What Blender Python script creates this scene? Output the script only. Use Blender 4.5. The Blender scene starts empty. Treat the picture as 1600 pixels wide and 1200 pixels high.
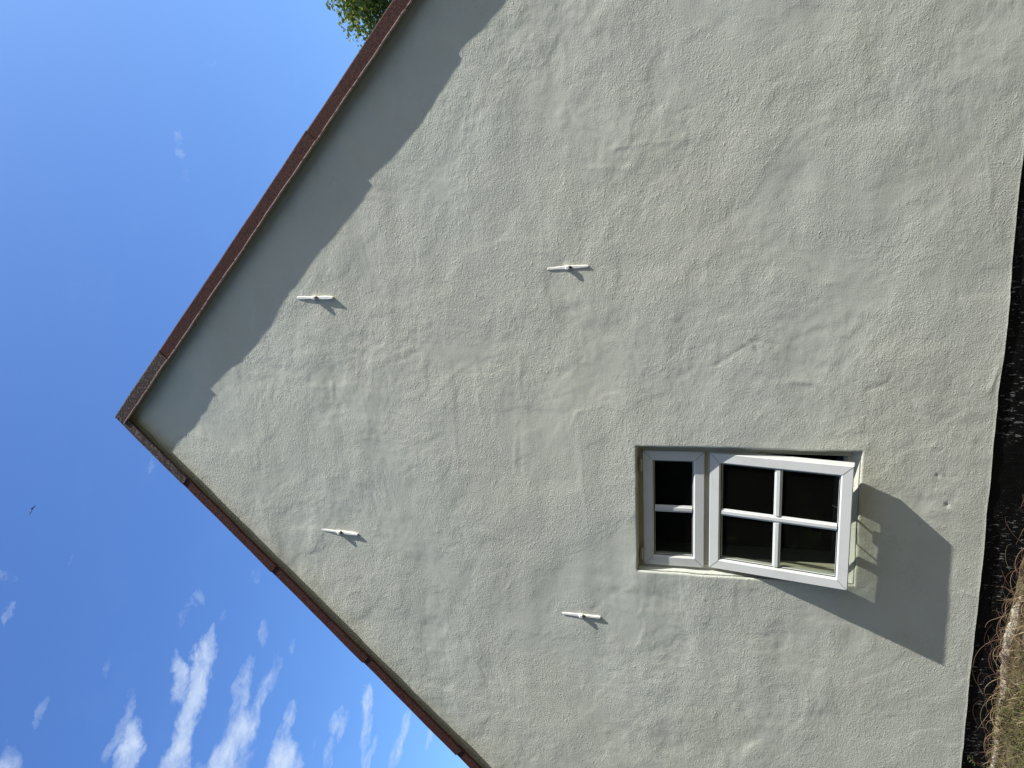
import bpy, math, random
import numpy as np
from mathutils import Vector, Matrix
random.seed(7); rng = np.random.default_rng(11)
sc = bpy.context.scene
COL = sc.collection
H = 1.55                      # eye height above the ground
WY = 3.6                      # the gable wall stands in the plane y = WY

# ------------------------------------------------------------------ camera
cr = np.array([0.97447027, 0.2244358, 0.00409584])     # upright "right"
cu = np.array([0.05228573, -0.24468898, 0.96819084])   # upright "up"
cw = np.array([-0.21829889, 0.94326872, 0.25017938])   # viewing direction
cam_d = bpy.data.cameras.new('camera'); cam = bpy.data.objects.new('camera', cam_d); COL.objects.link(cam)
m = Matrix.Identity(4)
for i in range(3):
    m[i][0] = -cu[i]; m[i][1] = cr[i]; m[i][2] = -cw[i]
m[2][3] = H
cam.matrix_world = m           # the phone was held on its side
cam_d.sensor_width = 36; cam_d.lens = 1100/1600*36
cam_d.clip_start = 0.05; cam_d.clip_end = 2000
sc.camera = cam

# ------------------------------------------------------------------ sun, sky, exposure
SUN = Vector((0.655, -0.171, 0.735)).normalized()      # towards the sun
ld = bpy.data.lights.new('sun', 'SUN'); lo = bpy.data.objects.new('sun', ld); COL.objects.link(lo)
ld.energy = 5.0; ld.angle = math.radians(0.53); ld.color = (1, 0.965, 0.90)
lo.rotation_euler = SUN.to_track_quat('Z', 'Y').to_euler()
lo.location = (6, -3, 9)
w = bpy.data.worlds.new('World'); sc.world = w; w.use_nodes = True
NT = w.node_tree; N = NT.nodes; L = NT.links; N.clear()

def nn(tree, t, **kw):
    n = tree.nodes.new(t)
    for k, v in kw.items(): setattr(n, k, v)
    return n
def mathn(tree, op, a, b=None, clamp=False):
    n = nn(tree, 'ShaderNodeMath', operation=op, use_clamp=clamp)
    for i, v in enumerate((a, b)):
        if v is None: continue
        if isinstance(v, (int, float)): n.inputs[i].default_value = v
        else: tree.links.new(v, n.inputs[i])
    return n.outputs[0]
def vmath(tree, op, a, b=None, scale=None):
    n = nn(tree, 'ShaderNodeVectorMath', operation=op)
    for i, v in enumerate((a, b)):
        if v is None: continue
        if isinstance(v, (tuple, list)): n.inputs[i].default_value = v
        else: tree.links.new(v, n.inputs[i])
    if scale is not None: n.inputs['Scale'].default_value = scale
    return n.outputs['Value'] if op in ('DOT_PRODUCT', 'LENGTH') else n.outputs[0]
def mrange(tree, v, a, b, c=0., d=1., smooth=True):
    n = nn(tree, 'ShaderNodeMapRange'); n.interpolation_type = 'SMOOTHSTEP' if smooth else 'LINEAR'
    tree.links.new(v, n.inputs[0])
    for i, q in enumerate((a, b, c, d)): n.inputs[i+1].default_value = q
    return n.outputs[0]
def noise(tree, vec, scale, detail=4, rough=.55, dist=0., out=0):
    n = nn(tree, 'ShaderNodeTexNoise')
    if vec is not None: tree.links.new(vec, n.inputs['Vector'])
    n.inputs['Scale'].default_value = scale; n.inputs['Detail'].default_value = detail
    n.inputs['Roughness'].default_value = rough; n.inputs['Distortion'].default_value = dist
    return n.outputs[out]
def mixc(tree, f, a, b, mode='MIX'):
    n = nn(tree, 'ShaderNodeMix', data_type='RGBA', blend_type=mode)
    for s, v in ((n.inputs[0], f), (n.inputs[6], a), (n.inputs[7], b)):
        if isinstance(v, (int, float)): s.default_value = v
        elif isinstance(v, tuple): s.default_value = (*v[:3], 1)
        else: tree.links.new(v, s)
    return n.outputs[2]

sky = nn(NT, 'ShaderNodeTexSky', sky_type='NISHITA', sun_disc=False)
sky.sun_elevation = math.asin(SUN.z); sky.sun_rotation = math.atan2(SUN.x, SUN.y)
sky.air_density = 1.0; sky.dust_density = 3.0; sky.ozone_density = 1.6
SKY_STRENGTH = 0.125
tc = nn(NT, 'ShaderNodeTexCoord')
sep = nn(NT, 'ShaderNodeSeparateXYZ'); L.new(tc.outputs['Generated'], sep.inputs[0])
zc = mathn(NT, 'MAXIMUM', sep.outputs[2], 0.03)
P = vmath(NT, 'MULTIPLY', tc.outputs['Generated'], (1, 1, 0))
sc_n = nn(NT, 'ShaderNodeVectorMath', operation='SCALE'); L.new(P, sc_n.inputs[0])
L.new(mathn(NT, 'DIVIDE', 1.0, zc), sc_n.inputs['Scale'])
P = sc_n.outputs[0]                                    # position on a flat cloud layer
wn = noise(NT, P, 8, 7, .66, 0, 1)
wv = vmath(NT, 'SCALE', vmath(NT, 'SUBTRACT', wn, (.5, .5, .5)), scale=.14)
PW = vmath(NT, 'ADD', P, wv)
def lay(x, y):                                         # only used once, to lay the clouds out on their layer
    d = cr*(600-y)+cu*(800-x)+cw*1100; return d[:2]/d[2]
CLOUDS = [  # centre, long end, half width (all as points), opacity
 (318, 1030, 328, 985, 15, 1.0), (300, 1100, 318, 1030, 19, 1.15), (285, 1160, 300, 1090, 20, 1.1), (262, 1205, 280, 1160, 20, .95),
 (278, 1060, 284, 1012, 14, .85), (200, 1105, 207, 1070, 11, .55), (178, 1150, 200, 1110, 12, .65), (196, 1185, 210, 1120, 20, .95),
 (376, 1100, 384, 1040, 14, .7), (408, 1085, 420, 1050, 9, .6), (378, 1150, 388, 1100, 28, .95), (356, 1200, 380, 1140, 30, 1.05),
 (440, 1195, 446, 1150, 24, 1.15), (451, 1130, 455, 1098, 11, .75), (530, 1126, 534, 1102, 13, .75), (573, 1100, 575, 1072, 10, .8),
 (571, 1140, 577, 1105, 9, .7), (582, 1170, 590, 1150, 8, .5), (632, 1140, 638, 1110, 8, .7), (618, 1180, 628, 1150, 9, .6),
 (516, 1175, 520, 1155, 9, .5), (569, 1195, 572, 1175, 9, .6), (670, 1155, 672, 1138, 5, .6), (408, 992, 412, 972, 10, .45),
 (456, 1014, 460, 1002, 8, .4), (290, 965, 296, 945, 7, .38), (306, 938, 308, 925, 9, .42), (343, 962, 345, 950, 6, .4),
 (402, 898, 404, 882, 9, .36), (5, 965, 8, 945, 9, .42), (3, 915, 12, 903, 10, .3), (60, 1108, 72, 1080, 9, .33),
 (163, 1050, 168, 1034, 9, .3), (237, 718, 240, 700, 6, .3), (274, 222, 277, 204, 6, .42), (280, 275, 284, 255, 6, .25), (322, 95, 328, 84, 7, .28),
 (110, 872, 112, 862, 6, .3), (48, 712, 50, 698, 7, .18), (425, 1050, 428, 1020, 8, .35), (490, 1165, 498, 1140, 7, .3), (460, 1200, 468, 1160, 16, .7),
 (-60, 1300, 0, 1200, 60, .9), (240, 1330, 300, 1230, 70, 1.1), (480, 1290, 520, 1220, 40, .9)]
dens = None
for cx, cy, ex, ey, hw, op in CLOUDS:
    a = np.array([ex-cx, ey-cy], float); la = np.hypot(*a); b = np.array([-a[1], a[0]])/la*hw*.84
    C0 = lay(cx, cy); M = np.column_stack([lay(cx+a[0], cy+a[1])-C0, lay(cx+b[0], cy+b[1])-C0]); I = np.linalg.inv(M)
    q = vmath(NT, 'SUBTRACT', PW, (C0[0], C0[1], 0))
    r1 = vmath(NT, 'DOT_PRODUCT', q, (I[0][0], I[0][1], 0)); r2 = vmath(NT, 'DOT_PRODUCT', q, (I[1][0], I[1][1], 0))
    r = mathn(NT, 'ADD', mathn(NT, 'MULTIPLY', r1, r1), mathn(NT, 'MULTIPLY', r2, r2))
    v = mrange(NT, r, 2.3, 0.0, 0, op*.92)
    dens = v if dens is None else mathn(NT, 'MAXIMUM', dens, v)
f1 = noise(NT, P, 15, 9, .66, .3)
f2 = noise(NT, P, 7, 6, .6, .2)
cl = mathn(NT, 'ADD', dens, mathn(NT, 'MULTIPLY', mathn(NT, 'SUBTRACT', f1, .52), mathn(NT, 'MULTIPLY', mathn(NT, 'MINIMUM', dens, .7), 3.5)))
cl = mrange(NT, cl, .18, 1.22, smooth=False)
veil = mathn(NT, 'MULTIPLY', mrange(NT, f2, .5, .8), .02)
cl = mathn(NT, 'MULTIPLY', mathn(NT, 'ADD', cl, veil), .86, True)
above = mrange(NT, sep.outputs[2], .03, .12)
cl = mathn(NT, 'MULTIPLY', cl, above)
# the camera's contrast and colour response for the open sky: one power curve per channel
ss = nn(NT, 'ShaderNodeSeparateColor'); L.new(sky.outputs[0], ss.inputs[0]); cc = nn(NT, 'ShaderNodeCombineColor')
for i, (gain, gam) in enumerate(((1.44, 1.5), (1.68, 1.45), (1.67, 1.2))):
    x = mathn(NT, 'MULTIPLY', mathn(NT, 'POWER', mathn(NT, 'MULTIPLY', ss.outputs[i], .192), gam), gain)
    L.new(mathn(NT, 'MULTIPLY', mathn(NT, 'MINIMUM', x, (.9, .95, 1.1)[i]), 1/.192), cc.inputs[i])
CLOUD_COL = (3.5, 4.15, 5.2)
skyc = mixc(NT, cl, cc.outputs[0], CLOUD_COL)
bg = nn(NT, 'ShaderNodeBackground'); L.new(skyc, bg.inputs[0]); bg.inputs[1].default_value = SKY_STRENGTH
wo = nn(NT, 'ShaderNodeOutputWorld'); L.new(bg.outputs[0], wo.inputs[0])
sc.view_settings.view_transform = 'Standard'; sc.view_settings.look = 'None'
sc.view_settings.gamma = 1; sc.view_settings.exposure = 0.62
sc.cycles.max_bounces = 8; sc.cycles.transparent_max_bounces = 16

# ------------------------------------------------------------------ helpers
def link(name, verts, faces, mats, parent=None, smooth=False, fmat=None):
    me = bpy.data.meshes.new(name); me.from_pydata([tuple(v) for v in verts], [], faces)
    for mt in (mats if isinstance(mats, (list, tuple)) else [mats]): me.materials.append(mt)
    if fmat: me.polygons.foreach_set('material_index', fmat)
    if smooth: me.polygons.foreach_set('use_smooth', [True]*len(faces))
    me.update()
    o = bpy.data.objects.new(name, me); COL.objects.link(o)
    if parent: o.parent = parent
    return o
def npmesh(name, V, F, mats, parent=None, smooth=True, fmat=None):
    """V (n,3) array, F (m,k) array with k = 3 or 4"""
    me = bpy.data.meshes.new(name); k = F.shape[1]
    me.vertices.add(len(V)); me.vertices.foreach_set('co', V.astype(np.float32).ravel())
    me.loops.add(F.size); me.loops.foreach_set('vertex_index', F.astype(np.int32).ravel())
    me.polygons.add(len(F)); me.polygons.foreach_set('loop_start', np.arange(0, F.size, k, dtype=np.int32))
    me.polygons.foreach_set('use_smooth', np.full(len(F), smooth))
    for mt in (mats if isinstance(mats, (list, tuple)) else [mats]): me.materials.append(mt)
    if fmat is not None: me.polygons.foreach_set('material_index', fmat.astype(np.int32))
    me.update(calc_edges=True); me.validate()
    o = bpy.data.objects.new(name, me); COL.objects.link(o)
    if parent: o.parent = parent
    return o
class MB:
    def __init__(s): s.v = []; s.f = []; s.m = []
    def add(s, vs, fs, mi=0):
        b = len(s.v); s.v += [tuple(v) for v in vs]
        for f in fs: s.f.append(tuple(b+i for i in f)); s.m.append(mi)
    def box(s, a, b, mi=0):
        (x0, y0, z0), (x1, y1, z1) = a, b
        s.add([(x, y, z) for z in (z0, z1) for y in (y0, y1) for x in (x0, x1)],
              [(0, 2, 3, 1), (4, 5, 7, 6), (0, 1, 5, 4), (2, 6, 7, 3), (0, 4, 6, 2), (1, 3, 7, 5)], mi)
    def rings(s, rings, mi=0, closed=True, caps=True):
        n = len(rings[0]); b = len(s.v)
        for r in rings: s.v += [tuple(p) for p in r]
        R = len(rings)
        for i in range(R-1):
            for j in range(n if closed else n-1):
                k = (j+1) % n
                s.f.append((b+i*n+j, b+i*n+k, b+(i+1)*n+k, b+(i+1)*n+j)); s.m.append(mi)
        if caps:
            s.f.append(tuple(b+j for j in range(n))[::-1]); s.m.append(mi)
            s.f.append(tuple(b+(R-1)*n+j for j in range(n))); s.m.append(mi)
    def tube(s, pts, rad, n=8, mi=0):
        pts = [Vector(p) for p in pts]; rr = rad if isinstance(rad, (list, tuple)) else [rad]*len(pts)
        rings = []
        for i, p in enumerate(pts):
            t = (pts[min(i+1, len(pts)-1)]-pts[max(i-1, 0)]).normalized()
            a = Vector((0, 0, 1)) if abs(t.z) < .9 else Vector((1, 0, 0))
            u = t.cross(a).normalized(); v = t.cross(u)
            rings.append([p+(u*math.cos(2*math.pi*k/n)+v*math.sin(2*math.pi*k/n))*rr[i] for k in range(n)])
        s.rings(rings, mi)
    def build(s, name, mats, parent=None, smooth=False, bevel=0):
        o = link(name, s.v, s.f, mats, parent, smooth, s.m)
        if bevel:
            b = o.modifiers.new('bevel', 'BEVEL'); b.width = bevel; b.segments = 2; b.limit_method = 'ANGLE'; b.angle_limit = .6
        return o
def tag(o, label, cat, group=None):
    o['label'] = label; o['category'] = cat
    if group: o['group'] = group
    return o
def thing(name, label, cat, loc=(0, 0, 0)):
    o = bpy.data.objects.new(name, None); COL.objects.link(o); o.location = loc; o.empty_display_size = .2
    return tag(o, label, cat)

def material(name, col=(.5, .5, .5), rough=.6, spec=.5, metal=0.):
    mt = bpy.data.materials.new(name); mt.use_nodes = True
    t = mt.node_tree; b = t.nodes['Principled BSDF']
    b.inputs['Base Color'].default_value = (*col, 1); b.inputs['Roughness'].default_value = rough
    b.inputs['Specular IOR Level'].default_value = spec; b.inputs['Metallic'].default_value = metal
    return mt, t, b
def objco(t): return nn(t, 'ShaderNodeTexCoord').outputs['Object']
def stretch(t, v, s): return vmath(t, 'MULTIPLY', v, s)
def bump(t, b, h, dist, strength=1.):
    n = nn(t, 'ShaderNodeBump'); n.inputs['Distance'].default_value = dist; n.inputs['Strength'].default_value = strength
    t.links.new(h, n.inputs['Height']); t.links.new(n.outputs[0], b.inputs['Normal']); return n

# ------------------------------------------------------------------ materials
# painted lime render: smooth and rough patches, brush marks, faint colour drift of the paint itself
m_wall, t, b = material('painted_render', rough=.85, spec=.25)
co = objco(t)
patch = mrange(t, noise(t, co, 1.7, 4, .6, .6), .36, .60)
g1 = noise(t, co, 125, 4, .68, 0); g2 = noise(t, co, 210, 2, .6)
g3 = noise(t, stretch(t, co, (1, 1, 1.4)), 44, 5, .7, 0)
lump = mrange(t, noise(t, stretch(t, co, (1, 1, 1.6)), 42, 3, .6, .4), .55, .82)
brush = noise(t, stretch(t, co, (1, 1, 7)), 26, 3, .6, .3); brush2 = noise(t, stretch(t, co, (7, 1, 1)), 24, 3, .6, .3)
h = mathn(t, 'ADD', mathn(t, 'MULTIPLY', g1, .55), mathn(t, 'MULTIPLY', g2, .30))
h = mathn(t, 'ADD', h, mathn(t, 'MULTIPLY', g3, .45))
h = mathn(t, 'MULTIPLY', h, mathn(t, 'ADD', mathn(t, 'MULTIPLY', patch, 1.0), .30))
h = mathn(t, 'ADD', h, mathn(t, 'MULTIPLY', mathn(t, 'MULTIPLY', lump, patch), .55))
h = mathn(t, 'ADD', h, mathn(t, 'MULTIPLY', brush, .09)); h = mathn(t, 'ADD', h, mathn(t, 'MULTIPLY', brush2, .08))
bump(t, b, h, .0038)
c = mixc(t, mrange(t, noise(t, co, .9, 3, .5), .35, .65), (.530, .551, .486), (.544, .549, .470))
c = mixc(t, mrange(t, noise(t, co, 6, 5, .6), .4, .75, 0, .35), c, (.475, .49, .43))
t.links.new(c, b.inputs['Base Color'])
# bare / damp reveal paint (yellowed)
m_reveal, t, b = material('yellowed_render', rough=.8, spec=.25)
co = objco(t)
c = mixc(t, mrange(t, noise(t, co, 40, 4, .6), .45, .7), (.60, .57, .44), (.52, .50, .36))
t.links.new(c, b.inputs['Base Color']); bump(t, b, noise(t, co, 70, 3), .002)
# bitumen paint on the plinth with pale scuffs; sun glints painted in as flecks and streaks
m_bit, t, b = material('black_bitumen', (.004, .004, .004), .6, .15)
co = objco(t)
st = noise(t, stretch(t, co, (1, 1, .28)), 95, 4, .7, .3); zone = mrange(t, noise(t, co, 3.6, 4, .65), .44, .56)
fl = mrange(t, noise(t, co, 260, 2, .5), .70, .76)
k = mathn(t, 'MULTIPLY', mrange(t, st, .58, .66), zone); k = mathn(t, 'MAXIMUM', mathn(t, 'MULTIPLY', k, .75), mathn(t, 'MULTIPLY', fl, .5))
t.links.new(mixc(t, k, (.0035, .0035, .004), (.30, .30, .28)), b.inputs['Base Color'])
bump(t, b, st, .004)
# mineral-coated red-brown verge metal, grey lichen near the ridge
def verge_mat(name, lich):
    mt, t, b = material(name, rough=.8, spec=.3)
    co = objco(t)
    gr = noise(t, co, 130, 4, .8); gl = noise(t, co, 120, 4, .6)
    c = mixc(t, mrange(t, gr, .42, .60), (.012, .006, .005), (.105, .030, .021))
    c = mixc(t, mrange(t, noise(t, co, 9, 5, .65), .45, .75, 0, .5), c, (.05, .028, .022))
    c = mixc(t, mrange(t, gl, .66, .74, 0, .5), c, (.012, .01, .01))
    li = mrange(t, noise(t, co, 85, 5, .75, 0), .66-.14*lich, .74-.14*lich, 0, min(1, .12+.8*lich))
    c = mixc(t, .75*lich*.6, c, (.05, .045, .04)) if lich else c
    c = mixc(t, li, c, (.17, .17, .155))
    t.links.new(c, b.inputs['Base Color']); bump(t, b, gr, .0015); return mt
m_verge = verge_mat('coated_verge', 0.0); m_verge_old = verge_mat('lichened_verge', 1.0)
m_lip, t, b = material('pale_verge_edge', rough=.6)  # mottled pale pink lip strip, used on the right rake only
co = objco(t)
t.links.new(mixc(t, mrange(t, noise(t, co, 45, 5, .7), .33, .52), (.12, .05, .04), (.48, .35, .31)), b.inputs['Base Color'])
m_bed, t, b = material('verge_bedding', (.24, .25, .21), .9, .2)
bump(t, b, noise(t, objco(t), 60, 4), .004)
m_tile, t, b = material('roof_tiles', rough=.85)
co = objco(t)
t.links.new(mixc(t, mrange(t, noise(t, co, 260, 3), .4, .6), (.05, .02, .016), (.17, .065, .05)), b.inputs['Base Color'])
# white PVC with faint grain and grime
def pvc(name, base, dirt, amt):
    mt, t, b = material(name, rough=.38, spec=.45)
    co = objco(t)
    gr = noise(t, stretch(t, co, (1.3, 1, 9)), 40, 3, .6)
    c = mixc(t, mrange(t, noise(t, co, 7, 5, .65), .45, .8, 0, amt), base, dirt)
    c = mixc(t, mrange(t, gr, .5, .75, 0, .10), c, dirt)
    sp = mrange(t, noise(t, co, 90, 2, .4), .765, .79)
    c = mixc(t, mathn(t, 'MULTIPLY', sp, .8), c, (.06, .05, .04))
    t.links.new(c, b.inputs['Base Color']); bump(t, b, gr, .0004); return mt
m_pvc = pvc('white_pvc', (.575, .59, .575), (.44, .45, .42), .6)
m_pvc_old = pvc('yellowed_pvc', (.50, .48, .39), (.33, .31, .22), .8)
m_seam, _, _ = material('dirty_joint', (.035, .035, .03), .8)
m_gasket, _, _ = material('black_gasket', (.008, .008, .008), .5)
m_metal, _, _ = material('stay_metal', (.45, .45, .44), .35, .5, .9)
m_white, t, b = material('white_painted_iron', rough=.5)
t.links.new(mixc(t, mrange(t, noise(t, objco(t), 60, 4), .55, .75, 0, .6), (.80, .79, .73), (.60, .57, .47)), b.inputs['Base Color'])
bump(t, b, noise(t, objco(t), 140, 2), .001)
m_rust, _, _ = material('dark_iron', (.035, .025, .02), .8)
m_in, t, b = material('room_plaster', (.12, .14, .135), .9, .2)
m_dark, t, b = material('room_finish', (.035, .034, .032), .9, .2)
m_glass = bpy.data.materials.new('window_glass'); m_glass.use_nodes = True
t = m_glass.node_tree; t.nodes.clear()
tr = nn(t, 'ShaderNodeBsdfTransparent'); tr.inputs[0].default_value = (.80, .82, .78, 1)
gl = nn(t, 'ShaderNodeBsdfGlossy'); gl.inputs['Roughness'].default_value = .01; gl.inputs[0].default_value = (.45, .45, .45, 1)
fr = nn(t, 'ShaderNodeFresnel'); fr.inputs[0].default_value = 1.45
df = nn(t, 'ShaderNodeBsdfDiffuse'); df.inputs[0].default_value = (.45, .45, .42, 1)
bfc = nn(t, 'ShaderNodeNewGeometry').outputs['Backfacing']
mx = nn(t, 'ShaderNodeMixShader'); t.links.new(mathn(t, 'MULTIPLY', fr.outputs[0], mathn(t, 'SUBTRACT', 1.0, bfc)), mx.inputs[0]); t.links.new(tr.outputs[0], mx.inputs[1]); t.links.new(gl.outputs[0], mx.inputs[2])
co = objco(t)
sm = mathn(t, 'MULTIPLY', mrange(t, noise(t, stretch(t, co, (1, 1, 2.2)), 75, 4, .65, .5), .70, .80, 0, .5), mrange(t, noise(t, co, 5, 3), .5, .65))
mx2 = nn(t, 'ShaderNodeMixShader'); t.links.new(mathn(t, 'ADD', sm, .004), mx2.inputs[0]); t.links.new(mx.outputs[0], mx2.inputs[1]); t.links.new(df.outputs[0], mx2.inputs[2])
ou = nn(t, 'ShaderNodeOutputMaterial'); t.links.new(mx2.outputs[0], ou.inputs[0])

# ------------------------------------------------------------------ height field of the render (metres, towards the viewer)
def vnoise(X, Z, seed):
    """smooth value noise at unit frequency"""
    g = np.random.default_rng(seed).random((256, 256))
    xi = np.floor(X).astype(int); zi = np.floor(Z).astype(int); fx = X-xi; fz = Z-zi
    fx = fx*fx*fx*(fx*(fx*6-15)+10); fz = fz*fz*fz*(fz*(fz*6-15)+10)
    a = g[xi % 256, zi % 256]; b_ = g[(xi+1) % 256, zi % 256]; c_ = g[xi % 256, (zi+1) % 256]; d_ = g[(xi+1) % 256, (zi+1) % 256]
    return (a*(1-fx)+b_*fx)*(1-fz)+(c_*(1-fx)+d_*fx)*fz-.5
def fbm(X, Z, freq, octs, seed, gain=.5):
    o = 0; amp = 1
    for i in range(octs):
        a = .7+i*1.1; ca, sa = math.cos(a), math.sin(a)
        o = o+amp*vnoise((X*ca+Z*sa)*freq+17.3*i, (Z*ca-X*sa)*freq+5.1*i, seed+i); amp *= gain; freq *= 2.03
    return o
RIDGES = []   # (points, height, width): hand-placed trowel ridges and cracks, in wall coordinates (x, z above eye)
def px(x, y):
    d = cr*(600-y)+cu*(800-x)+cw*1100; return (d[0]*WY/d[1], d[2]*WY/d[1])
for pts, hh, wd in [
    ([(345,628),(352,655),(372,662)], .0022, .008), ([(350,655),(362,640),(388,662)], .0016, .006),
    ([(520,600),(521,722),(538,722)], .0018, .008), ([(610,640),(660,660),(700,655)], .0015, .006),
    ([(640,660),(700,640)], -.0016, .006), ([(640,712),(648,710)], .002, .006),
    ([(720,610),(716,640),(718,735)], -.0013, .014), ([(735,662),(800,660)], .0014, .005), ([(749,610),(750,662)], .0016, .005),
    ([(808,560),(806,735)], .0016, .010), ([(890,675),(905,645),(935,638)], .0022, .007), ([(905,645),(910,720),(915,800)], .0014, .014),
    ([(820,590),(850,630),(880,622)], -.0018, .007), ([(845,520),(850,600)], .0012, .02),
    ([(1120,570),(1190,530),(1240,552)], -.0022, .009), ([(1170,540),(1200,575),(1240,598),(1300,600)], .0022, .012),
    ([(1170,685),(1175,660),(1190,645)], .0018, .007), ([(1310,680),(1335,668),(1350,655)], .0020, .008), ([(1330,678),(1350,672)], .002, .006),
    ([(1350,610),(1385,600),(1395,590)], -.0022, .008), ([(1290,610),(1330,592)], .0016, .007),
    ([(1180,545),(1195,570),(1188,580)], -.0022, .007), ([(860,260),(990,262)], .0012, .012), ([(880,60),(884,250),(880,330)], .0012, .014),
    ([(560,300),(590,292)], .0016, .006), ([(645,380),(652,420)], -.0016, .008), ([(1000,180),(1090,170)], -.0012, .006), ([(960,230),(1060,215)], .0012, .006),
    ([(700,160),(690,200),(730,210)], -.0014, .01), ([(1540,240),(1550,380)], .0010, .006), ([(1500,925),(1526,931)], .0018, .006),
    ([(1345,918),(1400,926),(1450,930),(1500,926)], -.0010, .0035), ([(930,925),(1000,930),(1060,940)], -.0016, .014), ([(930,950),(950,930),(980,915)], -.0022, .014),
    ([(600,980),(640,1010),(700,1020)], .0012, .012), ([(540,930),(560,920),(575,930)], .0016, .006), ([(1150,930),(1158,960)], -.0018, .006),
    ([(750,1040),(760,1060)], -.0018, .006), ([(400,560),(520,550),(620,540)], .0009, .012), ([(700,590),(740,560),(745,590)], .0016, .012),
    ([(1290,1020),(1330,1035)], -.0012, .007), ([(1490,1110),(1500,1120)], .0016, .01), ([(1180,1145),(1170,1165)], -.0014, .01),
    ([(1560,560),(1553,590),(1545,610)], .0025, .009), ([(1400,730),(1455,790)], -.0012, .01), ([(1465,742),(1500,750),(1540,790)], -.0016, .006),
    ([(820,240),(850,330),(845,420)], .0011, .016), ([(1210,100),(1300,60)], .0015, .03), ([(770,400),(860,390)], .0012, .008),
    ([(470,600),(520,640)], .0010, .01), ([(620,560),(700,540),(740,510)], -.0014, .014)]:
    RIDGES.append(([px(*q) for q in pts], hh, wd))
PITS = [(px(1480,789), .010, .006), (px(1465,743), .007, .005), (px(1439,820), .006, .006), (px(1415,812), .004, .003), (px(1478,745), .005, .004), (px(1377,835), .003, .004),
        (px(1461,762), .004, .003), (px(644,72), .006, .006), (px(1344,549), .004, .004), (px(1008,588), .004, .004), (px(1100,935), .006, -.004), (px(800,770), .004, .003), (px(966,197), .004, .004)]
OX0, OX1, OZ0, OZ1 = -1.882, -1.170, -.7985, .2925      # window opening
def height(X, Z):
    h = .008*fbm(X, Z, .9, 2, 3)+.0040*fbm(X, Z, 2.6, 2, 40, .45)
    msk = np.clip(fbm(X, Z, 1.4, 2, 90)*3+.5, 0, 1)
    h = h+.0027*fbm(X, Z, 5.5, 3, 120, .42)*(.35+.9*msk)+.0008*fbm(X, Z, 26, 2, 150, .6)*(.3+.9*msk)
    h = h+.0031*fbm(X*.4, Z*1.3, 5, 2, 170, .4)+.0009*fbm(X*1.8, Z*.3, 5, 2, 190)
    # ragged trowel edges: steps where one coat laps another
    q = fbm(X, Z, 2.3, 3, 210, .55); h = h+.0006*np.tanh((q-.08)*28)+.0004*np.tanh((fbm(X, Z, 3.1, 3, 260, .6)+.12)*30)
    wx = X+.012*fbm(X, Z, 9, 2, 300)*2; wz = Z+.012*fbm(X, Z, 9, 2, 320)*2
    for pts, hh, wd in RIDGES:
        x0 = min(p[0] for p in pts)-4*wd-.03; x1 = max(p[0] for p in pts)+4*wd+.03; z0 = min(p[1] for p in pts)-4*wd-.03; z1 = max(p[1] for p in pts)+4*wd+.03
        s = (X > x0) & (X < x1) & (Z > z0) & (Z < z1)
        if not s.any(): continue
        dm = np.full(s.sum(), 9.); xs, zs = wx[s], wz[s]
        for (ax, az), (bx, bz) in zip(pts[:-1], pts[1:]):
            L2 = (bx-ax)**2+(bz-az)**2; tt = np.clip(((xs-ax)*(bx-ax)+(zs-az)*(bz-az))/L2, 0, 1)
            dm = np.minimum(dm, np.hypot(xs-ax-tt*(bx-ax), zs-az-tt*(bz-az)))
        hs = h[s]; hs += .62*hh*np.exp(-(dm/(wd*1.25))**2)*np.clip(fbm(xs, zs, 6, 2, 350)*2.0+.7, .22, 1.3); h[s] = hs
    for (cx, cz), r, dp in PITS:
        d2 = (X-cx)**2+(Z-cz)**2; h = h-dp*np.exp(-d2/(r*r))
    # blocked-up vent: a shallow sunken rectangle with a flatter face
    ax, az = px(718, 735); bx, bz = px(808, 560)
    vx = np.clip(1-np.abs(X-(ax+bx)/2)/(abs(bx-ax)/2), -1, 1); vz = np.clip(1-np.abs(Z-(az+bz)/2)/(abs(bz-az)/2), -1, 1)
    h = h-.0012/(1+np.exp(-np.minimum(vx, vz)*40))
    # slight swell round the window where it was made good
    dx = np.maximum(np.maximum(OX0-X, X-OX1), 0); dz = np.maximum(np.maximum(OZ0-Z, Z-OZ1), 0); d = np.hypot(dx, dz)
    h = h+.004*np.exp(-(d/.10)**2)*(.5+fbm(X, Z, 4, 2, 380))
    return h

# ------------------------------------------------------------------ house
APX, APZ = -1.05, 3.56                     # top of the verge at the ridge (z above eye)
SR = (APZ-1.439)/(1.116-APX); SL = (APZ-1.435)/(APX+3.207)      # slopes of the rakes
house = thing('house', 'pale rendered gable end of a house with red-brown verge and black base', 'house', (0, 0, 0))
BASEZ = -1.362
XW0, XW1 = APX-2.95, APX+2.95

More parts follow.
